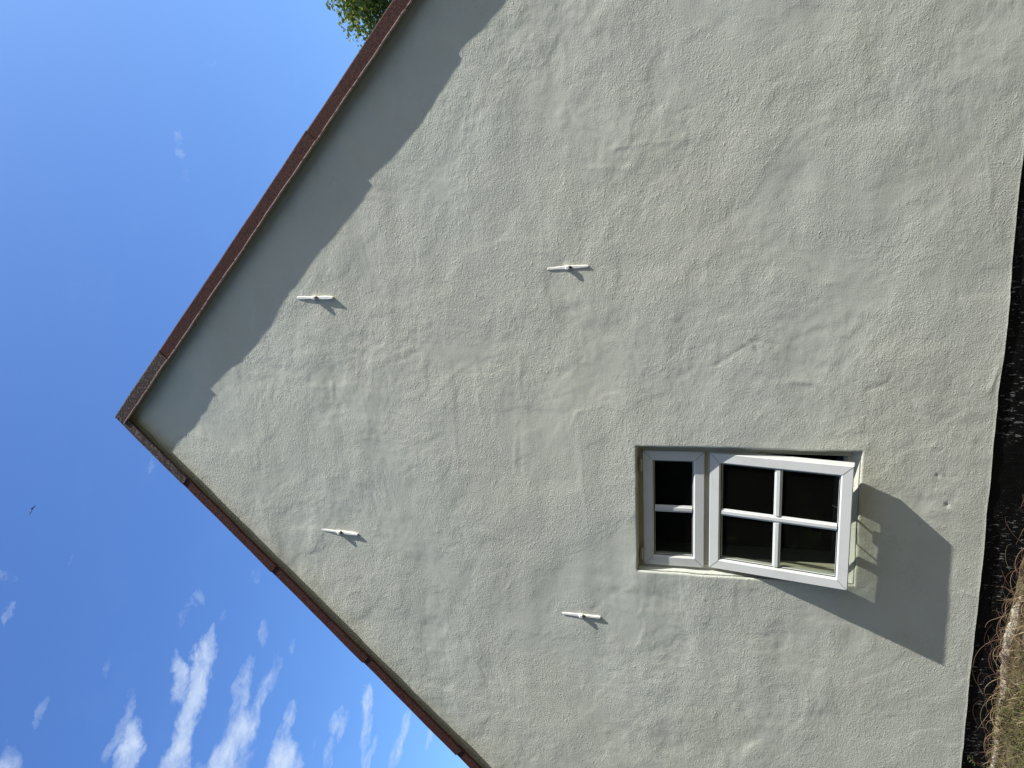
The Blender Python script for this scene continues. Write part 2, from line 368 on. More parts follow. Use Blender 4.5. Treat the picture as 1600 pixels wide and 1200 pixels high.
def wall_mesh():
    def axis(a, b, cuts, step):
        out = set(np.round(np.arange(a, b+step/2, step), 5))
        for c in cuts: out = {v for v in out if abs(v-c) > .014}
        for c in cuts: out |= {c}|{round(c+s*k, 5) for s in (-1, 1) for k in (.002, .005, .009, .014)}
        return np.array(sorted(out))
    xs = axis(XW0, XW1, (OX0, OX1), .0078); zs = axis(BASEZ, APZ, (OZ0, OZ1), .0078)
    X, Z = np.meshgrid(xs, zs, indexing='ij')
    h = height(X, Z)
    # the arrises of the opening are rounded and slightly uneven
    dx = np.maximum(np.maximum(OX0-X, X-OX1), 0); dz = np.maximum(np.maximum(OZ0-Z, Z-OZ1), 0); d = np.hypot(dx, dz)
    R = .011; rec = np.where(d < R, R-np.sqrt(np.maximum(R*R-(R-d)**2, 0)), 0)
    near = np.exp(-(d/.02)**2)
    wob = .006*fbm(X, Z, 7, 3, 400)*near
    DX = np.where((X >= OX1-1e-6), wob, np.where(X <= OX0+1e-6, wob, 0)); DZ = np.where((Z >= OZ1-1e-6) | (Z <= OZ0+1e-6), wob, 0)
    bz = np.exp(-((Z-BASEZ)/.02)**2); DZ = DZ+bz*.007*fbm(X, Z*0, 3, 4, 430, .6)
    rec = rec-np.where(Z-BASEZ < .006, .0012, 0)
    V = np.stack([X+DX, WY-h+rec, Z+DZ+H], -1).reshape(-1, 3)
    nx, nz = X.shape; idx = np.arange(nx*nz).reshape(nx, nz)
    a = idx[:-1, :-1]; b_ = idx[1:, :-1]; c_ = idx[1:, 1:]; d_ = idx[:-1, 1:]
    xm = (X[:-1, :-1]+X[1:, 1:])/2; zm = (Z[:-1, :-1]+Z[1:, 1:])/2
    top = np.minimum(APZ-.03-SR*(xm-APX), APZ-.03-SL*(APX-xm))
    keep = ~((xm > OX0) & (xm < OX1) & (zm > OZ0) & (zm < OZ1)) & (zm < top)
    F = np.stack([a[keep], b_[keep], c_[keep], d_[keep]], -1)
    # reveals: from each edge of the opening back to the frame; the cement sill slopes up inwards
    VV = [V]; FF = [F]; n0 = len(V); MM = [np.zeros(len(F))]
    ix0 = int(np.argmin(abs(xs-OX0))); ix1 = int(np.argmin(abs(xs-OX1))); iz0 = int(np.argmin(abs(zs-OZ0))); iz1 = int(np.argmin(abs(zs-OZ1)))
    def strip(ids, inward, flip, rise=0.):
        nonlocal n0
        base = V[ids]; prev = np.array(ids)
        for k, dep in enumerate((.02, .03, .04, .052, .066)):
            nv = base.copy(); nv[:, 1] = WY+dep; f = (dep-.011)/.055
            nv[:, 0] += inward[0]*(.0012*k); nv[:, 2] += inward[2]*.0012*k+rise*f
            nv += .0012*fbm(nv[:, 0]*1.+k*.01, nv[:, 2]+k*.013, 30, 2, 460)[:, None]*np.array([abs(inward[0]), 0, abs(inward[2])])
            cur = n0+np.arange(len(ids)); VV.append(nv); n0 += len(ids)
            q = [prev[:-1], prev[1:], cur[1:], cur[:-1]]
            if flip: q = q[::-1]
            FF.append(np.stack(q, -1)); MM.append(np.full(len(ids)-1, 1 if rise == 0 and inward[2] < 0 else 0)); prev = cur
    strip(idx[ix0, iz0:iz1+1], (1, 0, 0), False); strip(idx[ix1, iz0:iz1+1], (-1, 0, 0), True)
    strip(idx[ix0:ix1+1, iz1], (0, 0, -1), False); strip(idx[ix0:ix1+1, iz0], (0, 0, 1), True, .030)
    # bottom edge turned back under
    ids = idx[:, 0]; nv = V[ids].copy(); n1 = n0+np.arange(len(ids)); VV.append(nv.copy()); n0 += len(ids)
    nv[:, 1] = WY+.03; cur = n0+np.arange(len(ids)); VV.append(nv)
    FF.append(np.stack([n1[1:], n1[:-1], cur[:-1], cur[1:]], -1)); MM.append(np.zeros(len(ids)-1))
    return npmesh('wall', np.concatenate(VV), np.concatenate(FF), [m_wall, m_reveal], house, True, np.concatenate(MM))
wall = wall_mesh()
wall['label'] = 'uneven off-white rendered gable wall'

# other outer walls, built plain
EZ = APZ-2.95*((SR+SL)/2)-.03+H; BY = WY+7.2
mb = MB()
mb.box((XW0, WY+.02, 0), (XW0+.3, BY, EZ)); mb.box((XW1-.3, WY+.02, 0), (XW1, BY, EZ))
mb.add([(XW0+.3, BY, 0), (XW1-.3, BY, 0), (XW1-.3, BY, EZ), (APX, BY, APZ-.06+H), (XW0+.3, BY, EZ)], [(0, 1, 2, 3, 4)])
mb.build('side_wall', m_wall, house)
# plinth
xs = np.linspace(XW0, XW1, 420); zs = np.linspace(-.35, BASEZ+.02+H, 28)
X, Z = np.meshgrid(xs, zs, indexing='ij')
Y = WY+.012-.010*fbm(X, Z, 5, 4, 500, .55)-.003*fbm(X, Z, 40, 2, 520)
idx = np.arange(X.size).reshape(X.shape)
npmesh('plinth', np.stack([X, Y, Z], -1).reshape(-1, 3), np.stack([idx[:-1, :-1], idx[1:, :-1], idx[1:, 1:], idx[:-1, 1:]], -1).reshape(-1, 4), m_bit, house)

# inner reveal and room behind the window
mb = MB(); rx0, rx1, rz0, rz1, ry0, ry1 = OX0+.012, OX1-.012, OZ0+.03+H, OZ1-.012+H, WY+.135, WY+.46
mb.add([(rx0, ry0, rz0), (rx1, ry0, rz0), (rx1, ry0, rz1), (rx0, ry0, rz1), (rx0-.05, ry1, rz0), (rx1+.02, ry1, rz0), (rx1+.02, ry1, rz1), (rx0-.05, ry1, rz1)],
       [(0, 3, 7, 4), (1, 5, 6, 2), (0, 4, 5, 1), (3, 2, 6, 7)])
mb.build('inner_reveal', m_in, house)
mb = MB(); bx0, bx1, bz0, bz1, by0, by1 = XW0+.32, XW1-.32, .2, EZ-.02, ry1, ry1+3.6
mb.add([(x, y, z) for z in (bz0, bz1) for y in (by0, by1) for x in (bx0, bx1)], [(0, 2, 3, 1), (4, 5, 7, 6), (2, 6, 7, 3), (0, 4, 6, 2), (1, 3, 7, 5)])
# inner face of the gable wall with the window hole
x0, x1, z0, z1 = rx0-.05, rx1+.02, rz0, rz1
mb.add([(bx0, by0, bz0), (bx1, by0, bz0), (bx1, by0, bz1), (bx0, by0, bz1), (x0, by0, z0), (x1, by0, z0), (x1, by0, z1), (x0, by0, z1)],
       [(0, 1, 5, 4), (1, 2, 6, 5), (2, 3, 7, 6), (3, 0, 4, 7)])
mb.build('room', m_dark, house)

# roof: two slopes of stepped tiles
ROOFT = .035
def slope_mesh(side):
    s = SR if side > 0 else SL; ca = 1/math.hypot(1, s); L_ = 3.35/ca
    us = []; hs = []; n = int(L_/.37)
    for i in range(n+1):
        us += [i*.37, i*.37+.366]; hs += [0, .022]
    us = np.array(us); hs = np.array(hs); vs = np.linspace(WY+.045, BY+.1, 200)
    U, Vv = np.meshgrid(us, vs, indexing='ij'); Hh = np.repeat(hs[:, None], len(vs), 1)-.07+.016*np.abs(np.sin(Vv*math.pi/.2))
    X = APX+side*(U*ca+Hh*s*ca); Z = APZ+H-U*s*ca+Hh*ca
    top = np.stack([X, Vv, Z], -1).reshape(-1, 3); bot = top.copy(); bot[:, 2] -= ROOFT*1.4
    idx = np.arange(X.size).reshape(X.shape); q = np.stack([idx[:-1, :-1], idx[1:, :-1], idx[1:, 1:], idx[:-1, 1:]], -1).reshape(-1, 4)
    off = X.size
    edge = []
    for line in (idx[:, 0], idx[:, -1], idx[0], idx[-1]): edge.append(np.stack([line[:-1], line[1:], line[1:]+off, line[:-1]+off], -1))
    return np.concatenate([top, bot]), np.concatenate([q, q[:, ::-1]+off]+edge)
Va, Fa = slope_mesh(1); Vb, Fb = slope_mesh(-1)
roof = npmesh('roof', np.concatenate([Va, Vb]), np.concatenate([Fa, Fb+len(Va)]), m_tile, house, False)
mb = MB(); mb.tube([(APX, WY+.05, APZ+H-.05), (APX, BY+.1, APZ+H-.05)], .075, 12); mb.build('ridge_cap', m_tile, roof)

# verge pieces: folded metal lapping over one another down each rake
JR = [0, .60, 1.43, 2.24, 3.03, 3.83, 4.3]; JL = [0, .61, 1.40, 2.21, 3.03, 3.83, 4.3]
def verge_piece(side, s0, s1, hgt, old, k):
    s = SR if side > 0 else SL; ca = 1/math.hypot(1, s); sa = s*ca
    T = np.array([side*ca, 0, -sa]); Nn = np.array([side*sa, 0, ca]); A = np.array([APX, 0, APZ+H])
    n = 26; lap = .03 if s0 > 0 else 0
    pa, pb = {0: (.004, .0088), 1: (0, .0030), 2: (.0025, .0065)}.get(k, (.001, .0062)) if side > 0 else (-.004, .002)
    b0 = .0035*random.uniform(.4, 1.2); ph = random.uniform(.8, 1.5)
    rings = []; lips = []
    for i in range(n+1):
        u = i/n; sv = s0-lap+(s1-s0+lap)*u
        pr = .0512+pa+(pb-pa)*u**1.5+b0*math.sin(math.pi*min(1, u*1.02))**ph+.0006*math.sin(17*u+k*2.1)
        lo_ = .0012*math.sin(9*u+k*1.7)+.0008*math.sin(30*u+k)
        up = .0012*u+.0015*math.sin(5*u+k)
        # (n, protrusion)
        prof = [(-hgt+lo_, pr), (-.008+up, pr+.001), (-.002+up, pr-.002), (.0+up, pr-.008), (.0+up, -.16), (-.003+up, -.16), (-.003+up, pr-.010), (-.010+up, pr-.003), (-hgt+lo_, pr-.003)]
        # at the ridge, start each row of points on the plane x = APX
        def pt(nv, p):
            sx = sv
            q = A+Nn*nv+T*sx
            if s0 == 0 and i == 0: q = A+Nn*nv+T*(-nv*(-1)*0)+T*((-nv)*sa/ca*-1 if False else (0-(Nn[0]*nv)/(T[0])))
            return (q[0], WY-p, q[2])
        rings.append([pt(a, p) for a, p in prof])
        lips.append([pt(a, p) for a, p in [(-hgt+lo_+.0035, pr-.001), (-hgt+lo_+.0025, pr+.0028), (-hgt+lo_-.0015, pr+.0028), (-hgt+lo_-.0025, pr-.012), (-hgt+lo_-.0005, pr-.012)]])
    mb = MB(); mb.rings(rings); mb.rings(lips, 1 if side > 0 else 0)
    o = mb.build('verge_tile', [m_verge_old if old else m_verge, m_lip], roof)
    if old: o['label'] = 'lichened grey-brown verge tile at the ridge'
    return o
for k in range(6):
    verge_piece(1, JR[k], JR[k+1], .077, k == 0, k)
    verge_piece(-1, JL[k], JL[k+1], .062, k == 0, k+7)
# bedding strip between the verge metal and the wall
def bedding(side, hgt):
    s = SR if side > 0 else SL; ca = 1/math.hypot(1, s); sa = s*ca
    rings = []
    for i in range(121):
        sv = 4.2*i/120; nv = -hgt-.004+.004*math.sin(sv*23)*math.sin(sv*7.1)+.003*random.uniform(-1, 1)
        r = []
        for a, p in [(nv, -.02), (nv+.003, .014), (nv+.010, .020), (-.02, .036), (-.02, -.02)]:
            sx = sv if i else -(side*sa*a)/(side*ca)
            r.append((APX+side*ca*sx+side*sa*a, WY-p, APZ+H-sa*sx+ca*a))
        rings.append(r)
    mb = MB(); mb.rings(rings); return mb
bd = bedding(1, .070); b2 = bedding(-1, .056); bd.add(b2.v, b2.f); bd.build('verge_bedding', m_bed, house)

# ------------------------------------------------------------------ window
def ring_mesh(mb, x0, x1, z0, z1, prof, mi=0, tf=None):
    """mitred frame: prof is a closed list of (inset, y)"""
    rr = []
    for ins, y in prof:
        q = [(x0+ins, y, z0+ins), (x1-ins, y, z0+ins), (x1-ins, y, z1-ins), (x0+ins, y, z1-ins)]
        rr.append([tf(p) if tf else p for p in q])
    rr.append(rr[0]); mb.rings(rr, mi, True, False)
FY = WY+.055
fr_o = MB()
fx0, fx1, fz0, fz1 = OX0+.002, OX1-.002, OZ0+.012+H, OZ1-.002+H
ring_mesh(fr_o, fx0, fx1, fz0, fz1, [(0, FY), (.034, FY), (.038, FY+.004), (.038, FY+.03), (.046, FY+.034), (.046, FY+.072), (0, FY+.072)])
tz0, tz1 = -.095+H, -.042+H
fr_o.box((fx0+.0385, FY+.0015, tz0), (fx1-.0385, FY+.071, tz1))
fr_ = fr_o.build('window_frame', m_pvc_old, house, bevel=.0015); fr_['label'] = 'yellowed outer window frame'

SP = [(0, .062), (0, .003), (.003, 0), (.048, 0), (.055, .006), (.057, .015), (.062, .016), (.062, .045), (.054, .058), (.012, .058), (.012, .062)]
def sash(name, x0, x1, z0, z1, hx, hz, tilt, nv, nh, label):
    """x0..x1, z0..z1 closed position on plane y=0 local; hinge line at z = hz"""
    root_loc = Vector((0, WY+.037, hz)); M = Matrix.Translation(root_loc) @ Matrix.Rotation(tilt, 4, 'X')
    def tf(p): return tuple(M @ Vector((p[0], p[1], p[2]-hz)))
    w = .060
    mb = MB(); ring_mesh(mb, x0, x1, z0, z1, SP, 0, tf)
    # dirt caught in the mitred corners
    for (cx, sx) in ((x0, 1), (x1, -1)):
        for (cz, sz) in ((z0, 1), (z1, -1)):
            a = Vector((cx+sx*.002, -.0007, cz+sz*.002)); e = Vector((cx+sx*.049, -.0007, cz+sz*.049)); n_ = Vector((-sz*sx*.00055, 0, .00055)) if True else None
            n_ = Vector((.0006*sx, 0, -.0006*sz))
            q = [a+n_, e+n_, e-n_, a-n_]; mb.add([tf(v) for v in q], [(0, 1, 2, 3)], 1)
    # black gasket line
    for a in [[(x0+.055, x0+.060, z0+.055, z1-.055)], [(x1-.060, x1-.055, z0+.055, z1-.055)], [(x0+.060, x1-.060, z0+.055, z0+.060)], [(x0+.060, x1-.060, z1-.060, z1-.055)]]:
        (a0, a1, c0, c1), = a
        vs = [tf((x, y, z)) for z in (c0, c1) for y in (.0125, .02) for x in (a0, a1)]
        mb.add(vs, [(0, 2, 3, 1), (4, 5, 7, 6), (0, 1, 5, 4), (2, 6, 7, 3), (0, 4, 6, 2), (1, 3, 7, 5)], 2)
    o = mb.build(name, [m_pvc, m_seam, m_gasket], house); o['label'] = label
    gx0, gx1, gz0, gz1 = x0+.0605, x1-.0605, z0+.0605, z1-.0605
    def bar(xa, xb, za, zb, vert):
        c = ((xa+xb)/2, (za+zb)/2); r = []
        pr = [(-.019, .0175), (-.019, .0135), (-.015, .0115), (-.010, .0100), (-.008, .0055), (.008, .0055), (.010, .0100), (.015, .0115), (.019, .0135), (.019, .0175)]
        for e in (0, 1):
            r.append([tf((c[0]+a, y, (za, zb)[e])) if vert else tf(((xa, xb)[e], y, c[1]+a)) for a, y in pr])
        q = MB(); q.rings(r); q.build('glazing_bar', m_pvc, o)
    cx = (gx0+gx1)/2; cz = (gz0+gz1)/2
    bars_v = [cx] if nv else []; 
    if nh: 
        bar(gx0, cx-.019, 0, 0, False) if False else None
    if nv: bar(cx, cx, gz0+.001, gz1-.001, True)
    if nh:
        bar(gx0+.001, cx-.0195, cz-.0, cz+.0, False); bar(cx+.0195, gx1-.001, cz, cz, False)
    xsn = [gx0]+([cx] if nv else [])+[gx1]; zsn = [gz0]+([cz] if nh else [])+[gz1]
    for i in range(len(xsn)-1):
        for j in range(len(zsn)-1):
            q = MB(); vs = [tf((x, y, z)) for z in (zsn[j]+.0005, zsn[j+1]-.0005) for y in (.0185, .0225) for x in (xsn[i]+.0005, xsn[i+1]-.0005)]
            q.add(vs, [(0, 2, 3, 1), (4, 5, 7, 6), (0, 1, 5, 4), (2, 6, 7, 3), (0, 4, 6, 2), (1, 3, 7, 5)])
            q.build('glass_pane', m_glass, o)
    return o, tf
TILT = math.radians(-12.9)
s_top, tf0 = sash('fanlight', -1.862, -1.203, -.056+H, .264+H, 0, .264+H, 0, 1, 0, 'small closed top light of the window')
s_open, tf1 = sash('casement', -1.857, -1.205, -.082-.679+H, -.082+H, 0, -.082+H, TILT, 1, 1, 'four-pane lower casement pushed open at the bottom')
# butt hinges on the fanlight head
for hx in (-1.285, -1.80):
    q = MB(); q.tube([(hx-.035, WY+.036, .272+H), (hx-.012, WY+.036, .272+H)], .006, 10); q.tube([(hx-.011, WY+.036, .272+H), (hx+.011, WY+.036, .272+H)], .0065, 10)
    q.tube([(hx+.012, WY+.036, .272+H), (hx+.035, WY+.036, .272+H)], .006, 10); q.box((hx-.034, WY+.040, .262+H), (hx+.034, WY+.0435, .284+H))
    q.build('hinge', m_pvc_old, fr_, smooth=False)
# friction stays and inner furniture of the open casement
for sx, xx in ((1, -1.205-.004), (-1, -1.857+.004)):
    q = MB(); a = tf1((xx, .045, -.082-.30+H)); c = (xx+sx*.012, WY+.085, -.082-.20+H)
    q.tube([a, c], .004, 6); q.box((xx+sx*.008-.003, WY+.075, -.40+H), (xx+sx*.008+.003, WY+.095, -.10+H)); q.build('stay', m_metal, s_open)
q = MB(); hz = -.082-.679+.030+H; hx = -1.47
q.add([tf1((hx+x, y, hz+z)) for z in (-.014, .014) for y in (.060, .070) for x in (-.035, .035)], [(0, 2, 3, 1), (4, 5, 7, 6), (0, 1, 5, 4), (2, 6, 7, 3), (0, 4, 6, 2), (1, 3, 7, 5)])
q.tube([tf1((hx, .068, hz)), tf1((hx, .095, hz+.004)), tf1((hx, .108, hz+.018)), tf1((hx+.012, .108, hz+.06))], .0055, 8)
q.build('handle', m_in, s_open)
q = MB(); q.tube([tf1((-1.60, .068, -.082-.679+.02+H)), tf1((-1.60, .1, -.082-.679+.03+H)), tf1((-1.30, .11, -.082-.679+.03+H))], .0045, 6); q.build('stay_bar', m_metal, s_open)

# ------------------------------------------------------------------ wall anchors
def anchor(p0, p1, seed, pt=.004, pb=.016, bl=.020):
    """flat iron tie bar with a central bolt; p0 top, p1 bottom (x, z above eye)"""
    rd = random.Random(seed); mid = np.array([[(p0[0]+p1[0])/2]]); mz = np.array([[(p0[1]+p1[1])/2]]); SY = WY-float(height(mid, mz)[0, 0])
    a = Vector((p0[0], WY-.010, p0[1]+H)); c = Vector((p1[0], WY-.010, p1[1]+H)); d = (c-a); Lb = d.length; d.normalize(); s = d.cross(Vector((0, 1, 0)))
    rings = []; n = 14
    for i in range(n+1):
        u = i/n; wd = .0085+.0012*math.sin(u*9+seed); ce = a+d*Lb*u; ce.y = SY+.0085-(pt+(pb-pt)*u)
        e = .6 if i in (0, n) else 1
        rings.append([ce+s*wd*e*x+Vector((0, y, 0)) for x, y in ((-1, .014), (-1, -.004), (-.75, -.0085), (.75, -.0085), (1, -.004), (1, .014))])
    mb = MB(); mb.rings(rings)
    o = mb.build('wall_anchor', m_white, house, smooth=False, bevel=.0012)
    m_ = a+d*Lb*.5; mb = MB()
    rr = []
    for y, r in ((.004, .013), (-.012, .0135), (-.014, .0115), (-.022, .0110), (-.024, .008)):
        rr.append([Vector((m_.x, SY+.018-bl+y+.006, m_.z))+Vector((math.cos(k*math.pi/3+.3)*r, 0, math.sin(k*math.pi/3+.3)*r)) for k in range(6)])
    mb.rings(rr); mb.tube([(m_.x+.001, SY-.004, m_.z-.015), (m_.x+.002, SY-bl*.8, m_.z-.018)], [.008, .005], 8, 1)
    mb.build('bolt', [m_white, m_rust], o)
anchor((-.334, 2.197), (-.339, 1.966), 1, .004, .017, .025); anchor((-1.757, 2.213), (-1.772, 1.970), 2, .003, .014, .023)
anchor((-.224, .735), (-.217, .520), 3, .003, .008, .020); anchor((-2.190, .729), (-2.193, .509), 4, .003, .010, .020)

# ------------------------------------------------------------------ ground
def ground_z(X, Y):
    z = .05*fbm(X, Y, .5, 3, 600)+.03*fbm(X, Y, 3, 3, 620)+.012*fbm(X, Y, 14, 3, 640)
    up = .048/(1+np.exp((X+1.95)*9)); return z*np.clip((6-np.abs(X))/6+.3, .3, 1)+up-.012
xs = np.concatenate([-np.geomspace(400, 6, 24), np.linspace(-5.9, 3.4, 300), np.geomspace(3.5, 400, 26)])
ys = np.concatenate([-np.geomspace(400, 3, 24), np.linspace(-2.9, 3.72, 210), np.geomspace(3.8, 400, 26)])
X, Y = np.meshgrid(xs, ys, indexing='ij'); Z = ground_z(X, Y)
Z = np.where(Y > 3.66, Z-.08, Z)
idx = np.arange(X.size).reshape(X.shape)
m_gr, t, b = material('soil', rough=.95, spec=.15)
co = objco(t)
c = mixc(t, mrange(t, noise(t, co, 9, 6, .65), .4, .65), (.105, .083, .045), (.09, .082, .04))
c = mixc(t, mrange(t, noise(t, co, 45, 5, .7), .55, .7), c, (.17, .145, .10))
c = mixc(t, mrange(t, noise(t, co, 16, 5, .7), .47, .62), c, (.030, .022, .014))
t.links.new(c, b.inputs['Base Color']); bump(t, b, noise(t, co, 60, 5, .7), .012)
g = npmesh('ground', np.stack([X, Y, Z], -1).reshape(-1, 3), np.stack([idx[:-1, :-1], idx[1:, :-1], idx[1:, 1:], idx[:-1, 1:]], -1).reshape(-1, 4), m_gr)
g['kind'] = 'structure'
# pale crumbling mortar edge where the ground meets the base
m_mor, t, b = material('pale_mortar', rough=.95)
co = objco(t)
t.links.new(mixc(t, mrange(t, noise(t, co, 50, 5, .7), .42, .62), (.40, .37, .29), (.16, .135, .095)), b.inputs['Base Color']); bump(t, b, noise(t, co, 90, 4), .006)
xs = np.linspace(-4.0, -1.72, 380); vs = np.linspace(0, 1, 14)
U, Vv = np.meshgrid(xs, vs, indexing='ij')
yc = WY-.016+.03*fbm(U, U*0, 2.2, 4, 700)-.016; wd = np.clip(.016+.04*fbm(U, U*0, 3, 3, 720)+.030*np.exp(-((U+2.08)/.22)**2), .002, .06)
Yy = yc-wd*Vv*1.6+.006*fbm(U, Vv*.1, 30, 2, 730)
Zz = ground_z(U, Yy)-.02+(.034+.014*np.exp(-((U+2.08)/.25)**2))*np.sin(np.pi*np.clip(Vv*.9+.15, 0, 1))*np.clip((-1.75-U)*6, 0, 1)+.010*fbm(U, Vv*.08, 40, 3, 740)
idx = np.arange(U.size).reshape(U.shape)
e = npmesh('mortar_edge', np.stack([U, Yy, Zz], -1).reshape(-1, 3), np.stack([idx[:-1, :-1], idx[1:, :-1], idx[1:, 1:], idx[:-1, 1:]], -1).reshape(-1, 4), m_mor)
tag(e, 'pale crumbling strip of mortar between the black house base and the weedy soil', 'edging')

# ------------------------------------------------------------------ grass and dry stems
def leafmat(name, cols, rough=.6, sub=0.25):
    mt, t, b = material(name, rough=rough, spec=.3)
    oi = nn(t, 'ShaderNodeNewGeometry'); cr_ = nn(t, 'ShaderNodeValToRGB'); t.links.new(oi.outputs['Random Per Island'], cr_.inputs[0])
    cr_.color_ramp.elements[0].color = (*cols[0], 1); cr_.color_ramp.elements[1].color = (*cols[-1], 1)
    for i, c_ in enumerate(cols[1:-1]):
        e_ = cr_.color_ramp.elements.new((i+1)/(len(cols)-1)); e_.color = (*c_, 1)
    t.links.new(cr_.outputs[0], b.inputs['Base Color'])
    tl = nn(t, 'ShaderNodeBsdfTranslucent'); t.links.new(cr_.outputs[0], tl.inputs[0])
    mx_ = nn(t, 'ShaderNodeMixShader'); mx_.inputs[0].default_value = sub
    t.links.new(b.outputs[0], mx_.inputs[1]); t.links.new(tl.outputs[0], mx_.inputs[2]); t.links.new(mx_.outputs[0], t.nodes['Material Output'].inputs[0])
    return mt
def blades(n, x0, x1, y0, y1, l0, l1, w0, w1, lean, seed, keepf=None, curl=.8):
    r = np.random.default_rng(seed)
    X = r.uniform(x0, x1, n); Y = r.uniform(y0, y1, n)
    if keepf is not None:
        k = r.random(n) < keepf(X, Y); X = X[k]; Y = Y[k]; n = len(X)
    Z = ground_z(X, Y)-.01; Ln = r.uniform(l0, l1, n)*r.uniform(.5, 1, n); W = r.uniform(w0, w1, n)
    az = r.uniform(0, 2*np.pi, n); th = np.abs(r.normal(lean, .35, n)); cv = r.uniform(.2, 1.3, n)*curl
    K = 5; V = []; px_, py_, pz_ = X.copy(), Y.copy(), Z.copy()
    sx, sy = -np.sin(az), np.cos(az)
    for i in range(K+1):
        f = 1-(i/K)**2*.95
        V.append(np.stack([px_-sx*W*f, py_-sy*W*f, pz_], -1)); V.append(np.stack([px_+sx*W*f, py_+sy*W*f, pz_], -1))
        a = th+cv*i/K; step = Ln/K
        px_ = px_+np.cos(az)*np.sin(a)*step; py_ = np.minimum(py_+np.sin(az)*np.sin(a)*step, WY-.012); pz_ = pz_+np.cos(a)*step
    V = np.stack(V, 1); m2 = 2*(K+1); base = (np.arange(n)*m2)[:, None]
    F = np.concatenate([base+np.array([2*i, 2*i+1, 2*i+3, 2*i+2]) for i in range(K)])
    return V.reshape(-1, 3), F
def kg(X, Y):
    q = fbm(X, Y, 2.5, 3, 800)*2+.45; return np.clip(q, 0, 1)*np.clip((-1.0-X)*1.2+.25, .25, 1)
m_grass = leafmat('grass_blades', [(.06, .10, .015), (.13, .10, .045), (.26, .22, .12), (.09, .13, .02), (.13, .08, .05), (.035, .025, .015), (.08, .07, .03)])
V, F = blades(14000, -4.2, 1.5, 1.9, 3.55, .03, .11, .0008, .0024, .8, 5, kg, 1.5)
Vn, Fn = blades(26000, -3.9, -1.5, 3.05, 3.555, .03, .12, .0008, .0030, .75, 15, lambda X, Y: np.clip(fbm(X, Y, 5, 3, 810)*2.5+.5+(-2.2-X)*.35, .05, 1)*np.where((X > -2.42) & (Y > 3.40), .25, 1), 1.6)
F = np.concatenate([F, Fn+len(V)]); V = np.concatenate([V, Vn])
o = npmesh('grass', V, F, m_grass, None, True); o['kind'] = 'stuff'; o['label'] = 'short green and straw coloured grass along the foot of the wall'; o['category'] = 'grass'
m_dry = leafmat('dry_stems', [(.10, .055, .035), (.20, .13, .075), (.33, .26, .16), (.09, .035, .028), (.26, .19, .11)], .7, .1)
def kd(X, Y):
    q = fbm(X, Y, 3.5, 2, 830)*3+.55; return np.clip(q, .06, 1)*np.clip((Y-2.4)/1.1, .1, 1)
V1, F1 = blades(7000, -4.2, .2, 2.6, 3.575, .06, .20, .0006, .0016, .9, 6, kd, 1.6)
mb = MB(); rd = random.Random(5)
for i in range(330):      # long arching runners
    x = rd.choice((rd.uniform(-3.3, -1.6), rd.uniform(-3.3, -.6))); y = WY-.02-rd.uniform(.0, .14)
    az = rd.uniform(-2.9, .3) if rd.random() < .6 else rd.choice((0, math.pi))+rd.uniform(-.5, .5); el = rd.uniform(.5, 1.5); L_ = rd.uniform(.10, .28)
    p = Vector((x, y, float(ground_z(np.array([x]), np.array([y]))[0]))); pts = [p.copy()]
    K = 9; bend = rd.uniform(.12, .42); tw = rd.uniform(-.25, .25)
    for j in range(K):
        p = p+Vector((math.cos(az)*math.cos(el), math.sin(az)*math.cos(el), math.sin(el)))*L_/K; p.y = min(p.y, WY-.012); pts.append(p.copy()); el -= bend; az += tw
    r0 = rd.uniform(.0006, .0015); mb.tube(pts, [r0*(1-.6*j/K) for j in range(K+1)], 5)
Vt = np.array(mb.v); Ft = np.array([f for f in mb.f if len(f) == 4])
o = npmesh('dry_weeds', np.concatenate([V1, Vt]), np.concatenate([F1, Ft+len(V1)]), m_dry, None, True)
o['kind'] = 'stuff'; o['label'] = 'tangle of dead brown stems arching against the black base'; o['category'] = 'dead weeds'
# small green sprig at the lower left corner of the wall
m_sprig = leafmat('sprig_leaves', [(.06, .12, .03), (.12, .19, .05)])
sp = thing('weed', 'small green weed growing against the foot of the wall', 'weed', (-2.86, WY-.05, .03))
mb = MB(); ml = MB(); rd = random.Random(9)
for k in range(6):
    az = rd.uniform(0, 6.28); p = Vector((rd.uniform(-.02, .02), rd.uniform(-.02, .02), -.03)); pts = [p.copy()]; el = 1.4
    for j in range(7):
        p = p+Vector((math.cos(az)*math.cos(el), math.sin(az)*math.cos(el)*.5, math.sin(el)))*.026; el -= .08; pts.append(p.copy())
        for q in range(2):
            a = rd.uniform(0, 6.28); d = Vector((math.cos(a), math.sin(a)*.6, rd.uniform(-.1, .5))).normalized(); s = d.cross(Vector((0, 0, 1))).normalized()*.0035; l = rd.uniform(.014, .026)
            ml.add([p, p+d*l*.5+s, p+d*l, p+d*l*.5-s], [(0, 1, 2, 3)])
    mb.tube(pts, [.0014]*8, 5)
mb.build('stem', m_dry, sp, True); ml.build('leaves', m_sprig, sp)

